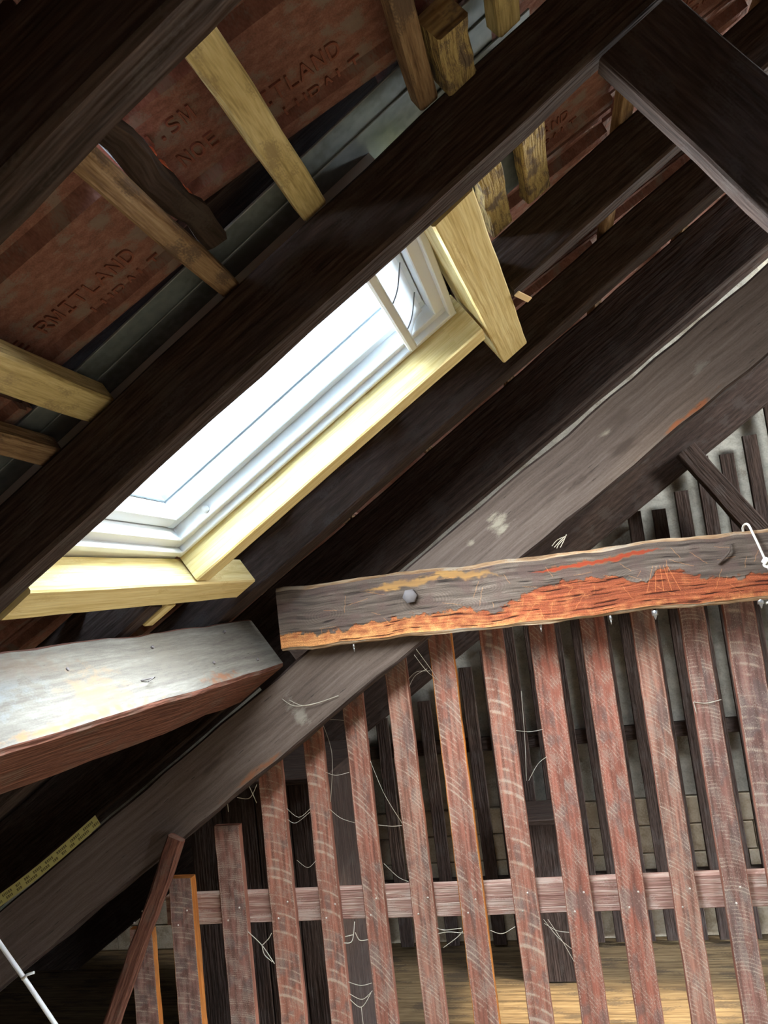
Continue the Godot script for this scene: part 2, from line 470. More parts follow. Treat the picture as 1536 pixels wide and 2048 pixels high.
	M.web = plain(Color(0.72, 0.69, 0.62), 0.95)
	M.chip = plain(Color(0.90, 0.78, 0.58), 0.8)
	M.twig = plain(Color(0.30, 0.25, 0.22), 0.9)
	M.mud = mat(wood(128, 128, 191, Color(0.50, 0.47, 0.38), Color(0.64, 0.61, 0.50), Color(0.72, 0.70, 0.60), Color(0.45, 0.42, 0.35), 0.4, 1), 0.95, Vector2(10, 10))
	var glass := StandardMaterial3D.new()
	glass.albedo_color = Color(0.95, 0.98, 1.0, 0.06)
	glass.transparency = BaseMaterial3D.TRANSPARENCY_ALPHA
	glass.roughness = 0.02
	M.glass = glass
	# yellow paper tape with rows of small dark print
	var tp := Image.create(512, 48, false, Image.FORMAT_RGB8)
	tp.fill(Color(0.72, 0.68, 0.42))
	rng.seed = 77
	for row in 2:
		var x := 8
		while x < 500:
			var n := rng.randi_range(3, 7)
			for k in n:
				var wd := rng.randi_range(3, 5)
				tp.fill_rect(Rect2i(x, 9 + row * 18, wd, 12), Color(0.38, 0.35, 0.22))
				tp.fill_rect(Rect2i(x + 1, 12 + row * 18, maxi(wd - 3, 1), 3), Color(0.66, 0.62, 0.38))
				x += wd + 2
			x += 14
	tp.generate_mipmaps()
	M.tape = mat(ImageTexture.create_from_image(tp), 0.8)

# ---------------------------------------------------------------- the scene
func _ready() -> void:
	set_view_and_light()
	make_materials()
	build_shell()
	build_roof()
	build_rafters()
	build_window()
	build_truss()
	build_partition()
	build_far_bay()
	build_small_things()

func area(at: Vector3, facing: Vector3, along_x: Vector3, size: Vector2, energy: float, color: Color, called: String) -> void:
	var l := AreaLight3D.new()
	l.name = called
	var z := -facing.normalized()
	var x := along_x.normalized()
	l.basis = Basis(x, z.cross(x), z)
	l.position = at
	l.area_size = size
	l.area_normalize_energy = false
	l.light_energy = energy
	l.light_color = color
	l.area_range = 12.0
	l.shadow_enabled = true
	add_child(l)

func set_view_and_light() -> void:
	var cam := Camera3D.new()
	cam.name = "camera"
	var right := Vector3(0.969, -0.118, -0.217)
	var fwd := Vector3(-0.204, 0.114, -0.972).normalized()
	var up := right.cross(fwd).normalized()
	cam.basis = Basis(fwd.cross(up).normalized(), up, -fwd)
	cam.position = Vector3(0, EYE, 0)
	cam.fov = rad_to_deg(2.0 * atan(1024.0 / 1530.0))
	cam.near = 0.02
	add_child(cam)
	cam.current = true
	var env := Environment.new()
	env.background_mode = Environment.BG_SKY
	var sky := Sky.new()
	var sm := ProceduralSkyMaterial.new()
	sm.sky_top_color = Color(0.80, 0.90, 1.0)
	sm.sky_horizon_color = Color(0.94, 0.97, 1.0)
	sm.ground_bottom_color = Color(0.30, 0.29, 0.27)
	sm.ground_horizon_color = Color(0.5, 0.5, 0.48)
	sm.sky_energy_multiplier = 4.4
	sm.sun_angle_max = 0.0
	sky.sky_material = sm
	env.sky = sky
	env.tonemap_mode = Environment.TONE_MAPPER_LINEAR
	env.tonemap_exposure = 1.7
	env.sdfgi_enabled = true
	env.ssao_enabled = true
	env.ssil_enabled = true
	var we := WorldEnvironment.new()
	we.name = "environment"
	we.environment = env
	add_child(we)
	# hazy sun from the right, over the ridge
	var sun := DirectionalLight3D.new()
	sun.name = "hazy_sun"
	sun.light_energy = 2.3
	sun.light_color = Color(1.0, 0.93, 0.80)
	sun.light_angular_distance = 3.0
	sun.shadow_enabled = true
	add_child(sun)
	sun.look_at_from_position(Vector3.ZERO, Vector3(-0.64, -0.76, -0.17), Vector3.UP)
	# daylight that comes in through the roof window in view
	area(P(-0.165, 0.452, 1.19), -N, S, Vector2(0.66, 0.42), 9.0, Color(0.95, 0.98, 1.0), "roof_window_daylight")
	# and through its twin in the other slope of the next bay, out of frame to the right
	area(Vector3(2.30, EYE + 1.18, -2.33), Vector3(-sa, -ca, 0), Vector3(ca, -sa, 0), Vector2(0.7, 0.38), 19.0, Color(1.0, 0.97, 0.92), "next_bay_window_daylight")

func structure(o: Node, label := "") -> Node:
	o.set_meta("kind", "structure")
	if label != "":
		o.set_meta("label", label)
	return o

func build_shell() -> void:
	# floorboards from wall to wall
	var fl := base("floor", Vector3(0, 0, 0))
	structure(fl, "dusty tan floorboards beneath the slatted partition")
	var bm := []
	for k in 3:
		bm.append(bar(Vector3(-3.4, -0.0125, 0), Vector3(1, 0, 0), Vector3(0, 0, 1), Vector3(0, 1, 0), 6.9, 0.146, 0.025, {"seed": 3 + k * 5, "c": 0.002}))
	for k in 36:
		var b := node(bm[k % 3], "floorboard", M.floor, fl)
		b.position = Vector3(0, 0, 1.5 - 0.15 * k)
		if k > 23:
			b.material_override = M.shaded_floor
	node(bar(Vector3(-3.4, -0.06, -1.08), Vector3(1, 0, 0), Vector3(0, 0, 1), Vector3(0, 1, 0), 6.9, 5.4, 0.06, {}), "subfloor", M.old, fl)
	# gable wall at the far end: grey plaster above, limewashed blocks below
	var wb := base("wall_back", Vector3(0, 0, -3.575))
	structure(wb, "grey plastered gable wall behind the slats")
	node(bar(Vector3(-3.4, 1.934, -0.05), Vector3(1, 0, 0), Vector3(0, 1, 0), Vector3(0, 0, 1), 6.9, 2.72, 0.1, {"n": 1}), "plaster", M.plaster, wb)
	node(bar(Vector3(-3.4, 0.286, -0.06), Vector3(1, 0, 0), Vector3(0, 1, 0), Vector3(0, 0, 1), 6.9, 0.572, 0.08, {}), "wall_core", M.plaster, wb)
	rng.seed = 12
	for row in 5:
		var x := -2.6 + 0.13 * (row % 2)
		while x < 1.6:
			var w := rng.randf_range(0.2, 0.27)
			node(bar(Vector3(x, 0.0572 + row * 0.1144, -0.02), Vector3(1, 0, 0), Vector3(0, 1, 0), Vector3(0, 0, 1), w - 0.005, 0.110, 0.05 + rng.randf_range(0, 0.006), {"seed": int(x * 100.0) + row, "c": 0.004}), "brick", M.limewash, wb)
			x += w
	var wf := node(bar(Vector3(-3.4, 1.6, 1.6), Vector3(1, 0, 0), Vector3(0, 1, 0), Vector3(0, 0, 1), 6.9, 3.3, 0.1, {}), "wall_front", M.old_red)
	structure(wf, "wall behind the viewer")

func build_roof() -> void:
	var ce := base("ceiling", Vector3.ZERO)
	structure(ce, "underside of the clay tiled roof")
	# added slab over the tiles against sky leaks, open at window and lifted tile
	var h0 := 0.69
	var h1 := 0.74
	var cuts := [[-4.6, -0.75, -1.6, 3.8], [0.55, 2.2, -1.6, 3.8], [-0.75, 0.55, 1.426, 3.8], [-0.75, 0.55, -1.6, 0.34], [-0.75, -0.54, 0.77, 1.426], [0.185, 0.55, 0.77, 1.426], [-0.54, 0.185, 0.77, 0.87], [-0.60, 0.25, 0.868, 0.957, 0.638]]
	for q in cuts:
		node(sbar(q[0], q[1], q[4] if q.size() > 4 else h0, h1, q[2], q[3], {"c": 0.001}), "light_tight_deck", M.old, ce)
	# the other slope, with its own opening in the next bay
	var rx := 2.2 * ca - 0.645 * sa
	var ry := 2.2 * sa + 0.645 * ca + EYE
	var dn := Vector3(ca, -sa, 0)
	var no := Vector3(sa, ca, 0)
	for q in [[0.0, 0.58, -1.6, 3.8], [1.32, 4.6, -1.6, 3.8], [0.58, 1.32, -1.6, 2.12], [0.58, 1.32, 2.54, 3.8]]:
		var o: Vector3 = Vector3(rx, ry, -(q[2] + q[3]) / 2) + dn * q[0] + no * 0.03
		node(bar(o, dn, no, Z, q[1] - q[0], 0.06, q[3] - q[2], {"c": 0.001}), "light_tight_deck", M.old, ce)
	# clay tiles: one shape, three tones of wear come from the material
	var tm := tile_mesh(0.39)
	var short_tile := tile_mesh(0.335)                     # broken off at the head
	for c in range(-1, 13):
		for r in range(-3, 5):
			var zc := 0.60 + 0.26 * (c - 1)
			var sc := -0.09 + 0.335 * r
			if zc + 0.26 > 0.90 and zc < 1.44 and sc + 0.39 > -0.60 and sc < 0.21:
				continue
			if sc > 1.9 or zc > 3.4:
				continue
			var t := node(tm if not (c == 1 and r == -1) else short_tile, "roof_tile", M.tile, ce)
			var lift := 0.034 if c == 1 and r == 0 else 0.0     # one tile rides up and lets daylight in under its tail
			t.basis = Basis(S, N, -Z) * Basis(Vector3(0, 0, 1), -0.062 - lift / 0.39)
			t.position = P(sc, 0.612 + lift, zc)
			if (c == 1 and r >= -1 and r <= 1) or (c == 3 and r >= 1 and r <= 2):
				lettering(t, "NOE RMITLAND", 0.074, 0.0235, 0.186)
				lettering(t, "LUBALT", 0.206, 0.0235, 0.228)
				lettering(t, "J.SM", 0.054, 0.022, 0.132)
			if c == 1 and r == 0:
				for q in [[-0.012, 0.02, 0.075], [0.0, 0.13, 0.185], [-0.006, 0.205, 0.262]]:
					var e := node(shard(q[1], q[2], 0.055 + q[0], int(q[1] * 100)), "broken_glow_edge", M.glow_clay, t)
					e.set_meta("label", "broken clay edge coloured bright orange for the daylight glow")
	# hooked heads of the course below the lifted tile, resting on a rotten piece of batten
	var st := node(zbar(-0.059, -0.028, 0.570, 0.592, 0.47, 0.845, {"n": 12, "r": 0.012, "seed": 8, "c": 0.006, "f": 16.0}), "rotten_batten", M.old)
	tag(st, "dark rotten length of batten under the glowing broken tile edge", "batten")
	# lead side gutter of the roof window, and the sheet above its head
	var gm := node(sbar(-1.2, 0.40, 0.592, 0.596, 0.865, 1.0, {"c": 0.001}), "flashing_strip", M.lead, ce)
	gm.set_meta("label", "grey metal flashing strip running up beside the dark rafter")
	node(sbar(-1.2, 0.40, 0.5895, 0.592, 0.908, 0.913, {"c": 0.0008}), "flashing_rib", M.lead, ce)
	var fs := node(sbar(0.30, 0.46, HT + 0.040, HT + 0.043, 0.96, 1.36, {"c": 0.001}), "flashing_sheet", M.lead, ce)
	fs.set_meta("label", "grey metal sheet showing between the two torn battens")

# interlocking clay tile seen from below: x up the slope 0..0.39, z across 0..0.26 (away from the viewer is -z), y out
func tile_mesh(length: float) -> ArrayMesh:
	var prof := [Vector2(0, 0), Vector2(0.012, 0), Vector2(0.018, 0.016), Vector2(0.04, 0.022), Vector2(0.07, 0.020), Vector2(0.08, 0.002), Vector2(0.094, 0), Vector2(0.100, 0.010), Vector2(0.225, 0.010), Vector2(0.231, -0.002), Vector2(0.246, -0.002), Vector2(0.250, 0.006), Vector2(0.262, 0.006)]
	var st := SurfaceTool.new()
	st.begin(Mesh.PRIMITIVE_TRIANGLES)
	var n := 4
	var noise := FastNoiseLite.new()
	noise.frequency = 11.0
	for i in n:
		for j in prof.size() - 1:
			var a: Vector2 = prof[j]
			var b: Vector2 = prof[j + 1]
			var x0 := length * i / n
			var x1 := length * (i + 1) / n
			var lo := []
			var hi := []
			for q in [[x0, a], [x1, a], [x1, b], [x0, b]]:
				var wob: float = noise.get_noise_2d(q[0], q[1].x) * 0.0025
				lo.append(Vector3(q[0], q[1].y + wob, -q[1].x))
				hi.append(Vector3(q[0], q[1].y + 0.012, -q[1].x))
			var uv := [Vector2(x0, a.x), Vector2(x1, a.x), Vector2(x1, b.x), Vector2(x0, b.x)]
			st.set_smooth_group(-1)
			quad(st, lo, uv, Vector3(0, -1, 0))
			quad(st, hi, uv, Vector3(0, 1, 0))
			if i == 0:
				quad(st, [lo[0], lo[3], hi[3], hi[0]], uv, Vector3(-1, 0, 0))
			if i == n - 1:
				quad(st, [lo[1], lo[2], hi[2], hi[1]], uv, Vector3(1, 0, 0))
			if j == 0:
				quad(st, [lo[0], lo[1], hi[1], hi[0]], uv, Vector3(0, 0, 1))
			if j == prof.size() - 2:
				quad(st, [lo[3], lo[2], hi[2], hi[3]], uv, Vector3(0, 0, -1))
	st.generate_normals()
	return st.commit()

# ragged strip along the tail of the broken tile, orange for daylight leaking in
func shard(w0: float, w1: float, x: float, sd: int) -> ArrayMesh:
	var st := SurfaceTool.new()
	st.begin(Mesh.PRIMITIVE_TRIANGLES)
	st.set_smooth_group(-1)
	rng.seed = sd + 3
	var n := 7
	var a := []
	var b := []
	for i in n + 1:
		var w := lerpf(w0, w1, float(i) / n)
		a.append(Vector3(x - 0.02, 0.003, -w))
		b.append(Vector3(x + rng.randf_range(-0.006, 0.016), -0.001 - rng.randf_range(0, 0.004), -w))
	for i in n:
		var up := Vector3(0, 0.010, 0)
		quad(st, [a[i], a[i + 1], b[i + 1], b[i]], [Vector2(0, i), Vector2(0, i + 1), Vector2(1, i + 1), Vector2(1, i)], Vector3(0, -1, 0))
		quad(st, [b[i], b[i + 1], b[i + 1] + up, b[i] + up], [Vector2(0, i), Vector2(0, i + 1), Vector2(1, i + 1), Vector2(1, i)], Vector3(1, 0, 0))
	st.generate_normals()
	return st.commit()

# raised words on the underside of a tile, reading up the slope
func lettering(tile: Node3D, words: String, x: float, size: float, across: float) -> void:
	var f := SystemFont.new()
	f.font_names = PackedStringArray(["Droid Sans Mono"])
	var tm := TextMesh.new()
	tm.text = words
	tm.font = f
	tm.font_size = 32
	tm.pixel_size = size / 24.0
	tm.depth = 0.004
	tm.curve_step = 2.0
	tm.horizontal_alignment = HORIZONTAL_ALIGNMENT_LEFT
	var o := node(tm, "lettering", M.tile_text, tile)
	# text x up the slope, text up away from the valley side, text face down into the room
	o.basis = Basis(Vector3(1, 0, 0), Vector3(0, 0, 1), Vector3(0, -1, 0))
	o.position = Vector3(x, 0.0092, -across)

func build_rafters() -> void:
	var list := [
		[0.434, 0.478, -3.6, 1.9, "wide dark rafter across the top left corner, nearest the viewer"],
		[0.900, 0.948, -3.6, 1.9, "dark rafter running along the near side of the roof window"],
		[1.815, 1.895, -3.6, 1.9, "dark rafter behind the far side of the window trimmers"],
		[2.33, 2.38, -3.6, 1.9, "thin dark rafter just above the sloping truss timber, beyond it"],
		[2.80, 2.85, -3.6, 1.9, "farthest thin rafter touching the upper edge of the truss timber"]]
	for i in list.size():
		var q: Array = list[i]
		var o := node(sbar(q[2], q[3], [H, H, H, 0.348, 0.392][i], HT, q[0], q[1], {"n": 60, "r": 0.005, "seed": 20 + i, "c": 0.005, "f": 4.0}), "rafter", M.old)
		tag(o, q[4], "rafter")
	var lo := node(sbar(-3.6, -0.630, H, HT, 1.372, 1.420, {"n": 40, "r": 0.006, "seed": 31, "c": 0.005}), "trimmed_rafter", M.old)
	tag(lo, "cut rafter end below the window sill timber, pale at the tip", "rafter")
	var up := node(sbar(0.287, 1.9, H, HT, 1.372, 1.420, {"n": 30, "r": 0.003, "seed": 32, "c": 0.005, "f": 4.0}), "trimmed_rafter", M.old)
	tag(up, "cut rafter rising above the yellow head timber of the window", "rafter")
	# battens that stop at the window rafter
	var bt := [
		[0.047, 0.084, -0.2, 0.908, 0.010, "batten", "long clean yellow batten crossing the lettered tiles", 0.028],
		[-0.093, -0.064, -0.2, 0.912, 0.004, "old_batten", "weathered brown batten below the glowing broken tile edge", 0.026],
		[-0.338, -0.290, -0.2, 0.912, 0.0, "batten", "thick pale batten end at the left edge, above the grey one", 0.036],
		[-0.427, -0.392, -0.2, 0.915, 0.0, "old_batten", "grey stained batten end at the left edge, lowest of the row", 0.028],
		[0.256, 0.284, -0.2, 0.905, 0.0, "old_batten", "brown batten at the top beside the upper lettered tile", 0.026],
		[0.384, 0.420, 0.60, 0.905, 0.0, "batten", "short yellow batten end at the top, left of the strut joint", 0.028]]
	for i in bt.size():
		var q: Array = bt[i]
		var o := node(zbar(q[0], q[1], HT + 0.003, HT + 0.003 + q[7], q[2], q[3], {"n": 14, "r": 0.003, "seed": 50 + i, "c": 0.003, "skew": q[4]}), "batten", M[q[5]])
		tag(o, q[6], "batten")
	var blk := node(zbar(0.292, 0.335, HT - 0.012, HT + 0.03, 0.80, 0.900, {"n": 8, "r": 0.004, "seed": 61, "f": 18.0}), "packing_block", M.torn_batten)
	tag(blk, "small brown and yellow wood block beside the brown top batten", "block")
	# torn old battens above the window head
	var tb := [[0.312, 0.358, 1.0, 1.370, "torn yellow batten stub touching the window head timber"], [0.396, 0.446, 1.0, 1.370, "torn yellow batten stub next to the red tile above the window"]]
	for i in 2:
		var q: Array = tb[i]
		var o := node(zbar(q[0], q[1], HT, HT + 0.030, q[2], q[3], {"n": 10, "r": 0.006, "seed": 70 + i, "skew": 0.012, "f": 22.0}), "torn_batten", M.torn_batten)
		tag(o, q[4], "batten")
	# battens of the other fields, in shade
	var k := 0
	for s in [-1.42, -1.08, -0.745, 0.62, 0.95, 1.28, 1.6]:
		var o := node(zbar(s, s + 0.03, HT, HT + 0.026, -0.2, 3.5, {"n": 20, "r": 0.003, "seed": 80 + k, "c": 0.003}), "roof_batten", M.old_batten)
		tag(o, ["lowest shaded batten far down the slope", "shaded batten low on the slope under the eaves", "shaded batten above the pale purlin", "dark batten above the window, first over the cut rafter", "dark batten above the window, second over the cut rafter", "dark batten high on the slope near the ridge", "highest dark batten at the ridge"][k], "batten")
		k += 1
	for q in [[0.28, 1.425, 3.5, "dark batten beside the cut rafter, under the pink tile edge"], [-0.05, 1.5, 3.5, "dark batten beyond the window's far side"], [-0.39, 1.5, 3.5, "dark batten beyond the lower corner of the window"]]:
		var o := node(zbar(q[0], q[0] + 0.03, HT, HT + 0.026, q[1], q[2], {"n": 14, "r": 0.003, "seed": 95 + k, "c": 0.003}), "roof_batten", M.old_batten)
		tag(o, q[3], "batten")
		k += 1
	# strut square to the rafter, upper right
	var a := P(0.501, 0.440, 0.915)
	var o2 := node(bar(a, S.cross(Z) * -1.0 if S.cross(Z).y > 0 else S.cross(Z), S, Z, 1.7, 0.112, 0.030, {"n": 20, "r": 0.003, "seed": 99, "c": 0.003}), "strut", M.old)
	tag(o2, "broad dark strut hanging from the rafter at the top right, one edge lit", "strut")

func build_window() -> void:
	# four new timbers round the opening
	var sill := node(zbar(-0.632, -0.566, H - 0.004, 0.512, 0.950, 1.732, {"n": 12, "r": 0.0015, "seed": 3, "c": 0.003, "skew": 0.024}), "window_trimmer", M.new)
	tag(sill, "new yellow timber under the lower edge of the roof window", "trimmer")
	var head := node(zbar(0.178, 0.248, H - 0.002, HT, 0.950, 1.725, {"n": 12, "r": 0.0015, "seed": 4, "c": 0.003, "skew": 0.054}), "window_trimmer", M.new)
	tag(head, "new yellow timber across the upper end of the roof window", "trimmer")
	var side := node(sbar(-0.546, 0.206, H, 0.545, 1.432, 1.492, {"n": 12, "r": 0.0015, "seed": 5, "c": 0.003}), "window_trimmer", M.new)
	tag(side, "brightly lit yellow timber along the far side of the roof window", "trimmer")
	var wd := node(sbar(-0.690, -0.624, H - 0.002, 0.49, 1.424, 1.462, {"n": 4, "r": 0.002, "seed": 6, "c": 0.003}), "packing_wedge", M.new)
	tag(wd, "small pale wood wedge poking out below the window sill timber", "wedge")
	var w := base("window_1", P(-0.17, 0.55, 1.19))
	structure(w, "white framed roof window glowing with daylight")
	var ring := func(s0: float, s1: float, z0: float, z1: float, wd: float, h0: float, h1: float, called: String, m: Material) -> void:
		for q in [[s0, s1, z0, z0 + wd, true], [s0, s1, z1 - wd, z1, true], [s0, s0 + wd, z0 + wd, z1 - wd, false], [s1 - wd, s1, z0 + wd, z1 - wd, false]]:
			var mesh: ArrayMesh = sbar(q[0], q[1], h0, h1, q[2], q[3], {"c": 0.002}) if q[4] else zbar(q[0], q[1], h0, h1, q[2], q[3], {"c": 0.002})
			var o := node(mesh, called, m, w)
			o.position = -w.position
	ring.call(-0.543, 0.190, 0.952, 1.430, 0.014, 0.506, 0.57, "fillet", M.white)
	ring.call(-0.538, 0.184, 0.957, 1.426, 0.030, 0.520, 0.66, "outer_frame", M.white)
	ring.call(-0.506, 0.152, 0.989, 1.394, 0.026, 0.548, 0.66, "sash_frame", M.sash)
	ring.call(-0.480, 0.126, 1.015, 1.368, 0.004, 0.590, 0.62, "glazing_seal", M.gasket)
	ring.call(-0.440, 0.120, 1.055, 1.330, 0.003, 0.640, 0.648, "glazing_line", M.gasket)
	var sf := node(zbar(-0.574, -0.529, 0.5135, 0.56, 0.952, 1.430, {"c": 0.003}), "fillet", M.white, w)
	sf.position = -w.position
	var pane := node(sbar(-0.482, 0.128, 0.604, 0.610, 1.013, 1.370, {"c": 0.001}), "glass_pane", M.glass, w)
	pane.position = -w.position
	# ventilation flap with its pull bar at the upper end
	var st := SurfaceTool.new()
	st.begin(Mesh.PRIMITIVE_TRIANGLES)
	st.set_smooth_group(1)
	for i in 10:
		var p := []
		for e in 2:
			var t := float(i + e) / 10.0
			p.append(Vector2(lerpf(0.088, 0.140, t), 0.512 + 0.03 * sin(t * PI * 0.5)))
		for th in 2:
			var dh: float = 0.002 * th
			quad(st, [P(p[0].x, p[0].y + dh, 0.995), P(p[0].x, p[0].y + dh, 1.392), P(p[1].x, p[1].y + dh, 1.392), P(p[1].x, p[1].y + dh, 0.995)], [Vector2.ZERO, Vector2.ZERO, Vector2.ZERO, Vector2.ZERO], N * (1.0 if th else -1.0))
	st.generate_normals()
	var flap := node(st.commit(), "vent_flap", M.flap, w)
	flap.position = -w.position
	var pb := node(zbar(0.074, 0.092, 0.498, 0.516, 0.990, 1.402, {"c": 0.004}), "pull_bar", M.white, w)
	pb.position = -w.position
	for z in [1.20, 1.33]:
		var pts := []
		for i in 9:
			var t := i / 8.0
			pts.append(P(lerpf(0.088, 0.142, t), 0.508 + 0.03 * sin(t * PI * 0.5) - 0.012 * sin(t * PI), z - 0.04 * t))
		var wr := node(tube(pts, 0.0012, 5), "flap_wire", M.gasket, w)
		wr.position = -w.position
	var plug := node(zcyl(P(-0.43, 0.535, 1.398), 0.008, 0.006, -Z), "cover_plug", M.white, w)
	plug.position = -w.position

func zcyl(at: Vector3, r: float, len: float, dir: Vector3, sides := 16) -> ArrayMesh:
	return tube([at, at + dir * len * 0.8, at + dir * len], r, sides)

func build_truss() -> void:
	# principal of the near truss
	var pm := bar(P(-2.6, 0.182, 2.05), S, N, -Z, 4.3, 0.176, 0.10, {"n": 60, "r": 0.006, "seed": 41, "c": 0.006, "fit": 0, "f": 6.0})
	var pr := node(pm, "truss_principal", null)
	pr.set_surface_override_material(0, M.old)
	pr.set_surface_override_material(1, M.principal)
	tag(pr, "grey brown sloping truss timber passing behind the collar beam", "truss timber")
	# purlin resting on it
	var um := bar(P(-0.785, 0.360, -1.2), Z, N, S, 3.19, 0.160, 0.170, {"n": 60, "r": 0.006, "seed": 43, "c": 0.007, "fit": 0, "f": 6.0})
	var pu := node(um, "purlin", null)
	pu.set_surface_override_material(0, M.old_red)
	pu.set_surface_override_material(1, M.purlin)
	tag(pu, "thick purlin with a pale dusty upper face, lit below the window", "purlin")
	for q in [[0.385, 1.13], [0.40, 1.42], [0.335, 1.62], [0.315, 1.85], [0.41, 1.78]]:
		node(zcyl(P(-0.702, q[0], q[1]), 0.0035, 0.006, S, 8), "nail_head", M.iron, pu)
	var bn := tube([P(-0.70, 0.335, 1.31), P(-0.690, 0.330, 1.34), P(-0.689, 0.325, 1.31)], 0.0015, 5)
	node(bn, "bent_nail", M.iron, pu)
	# next bay's purlin, in the dark beyond the truss
	var p2 := node(zbar(-0.88, -0.74, 0.20, 0.338, 2.21, 3.6, {"n": 20, "r": 0.005, "seed": 44, "c": 0.006}), "purlin", M.old)
	tag(p2, "unlit purlin of the next bay, behind the collar's left end", "purlin")
	# collar beam bolted across the front
	var cm := bar(W(-0.722, -0.019, 1.956), Vector3(1, 0, 0), Vector3(0, -1, 0), -Z, 1.64, 0.164, 0.056, {"n": 80, "r": 0.008, "seed": 47, "c": 0.008, "fit": 0, "f": 8.0})
	var co := node(cm, "collar_tie", null)
	co.set_surface_override_material(0, M.collar_rest)
	co.set_surface_override_material(1, M.collar)
	tag(co, "weathered horizontal beam with raw orange wood along its lower edge", "beam")
	var bolt := node(tube([W(-0.361, 0.003, 1.932), W(-0.361, 0.003, 1.912), W(-0.361, 0.003, 1.908)], 0.0185, 6), "bolt_head", M.iron, co)
	bolt.name = "bolt_head"
	for q in [[0.221, 0.008], [0.458, 0.008], [-0.05, 0.003], [0.118, 0.004], [-0.53, 0.003]]:
		var y := -0.100
		var st := SurfaceTool.new()
		st.begin(Mesh.PRIMITIVE_TRIANGLES)
		tube_into(st, [W(q[0], y, 1.945), W(q[0], y - 0.012, 1.945)], q[1], 6)
		tube_into(st, [W(q[0], y - 0.011, 1.945), W(q[0], y - 0.022, 1.945)], q[1] * 0.6, 8, 0.001)
		st.generate_normals()
		node(st.commit(), "screw_end", M.steel, co)

func build_partition() -> void:
	var pt := base("slatted_screen", Vector3(-0.3, 0.0, -2.1))
	tag(pt, "red brown slatted screen of rough sawn upright boards below the collar beam", "screen")
	var rail := node(wbar(W(-1.25, -0.831, 2.179), W(1.0, -0.831, 2.179), 0.082, 0.030, Vector3(0, 0, 1), {"n": 30, "r": 0.002, "seed": 15, "c": 0.002}), "rail", M.rail, pt)
	rail.position = -pt.position
	# left edge, right edge, top (height relative to the eye), material, thickness
	var sl := [
		[-1.362, -1.286, -0.870, 5, 0.022], [-1.220, -1.145, -0.729, 5, 0.030], [-1.065, -0.985, -0.592, 3, 0.020], [-0.913, -0.838, -0.256, 0, 0.020], [-0.766, -0.706, -0.154, 0, 0.018],
		[-0.637, -0.575, 0.020, 1, 0.018], [-0.502, -0.438, 0.051, 2, 0.020], [-0.368, -0.300, 0.102, 1, 0.022], [-0.224, -0.159, 0.123, 0, 0.018], [-0.089, -0.019, 0.123, 4, 0.018],
		[0.048, 0.115, 0.123, 4, 0.018], [0.181, 0.242, 0.123, 2, 0.018], [0.304, 0.367, 0.123, 3, 0.018], [0.412, 0.489, 0.123, 5, 0.018], [0.548, 0.614, 0.123, 1, 0.018]]
	for i in sl.size():
		var q: Array = sl[i]
		var top: float = minf(q[2], 0.052)
		var a := W((q[0] + q[1]) / 2, top, 2.161 - q[4] / 2)
		var b := W((q[0] + q[1]) / 2 - 0.004, -1.545, 2.161 - q[4] / 2)
		var o := node(wbar(a, b, q[1] - q[0], q[4], Vector3(0, 0, 1), {"n": 48, "r": 0.0018, "seed": 300 + i * 7, "c": 0.0022, "fit": 0, "f": 14.0}), "slat", null, pt)
		o.position = -pt.position
		o.set_surface_override_material(0, M.slat_raw if i in [0, 1, 7] else M.slat_side)
		o.set_surface_override_material(1, M["slat%d" % q[3]])
		rng.seed = 400 + i
		for k in 2:
			var x: float = lerpf(q[0], q[1], 0.3 if k else 0.65) + rng.randf_range(-0.006, 0.006)
			var y: float = (-0.856 if k else -0.815) + rng.randf_range(-0.006, 0.006)
			node(zcyl(W(x, y, 2.161 - q[4] + 0.001), 0.0026, 0.002, -Z, 8), "nail_head", M.nail, o)

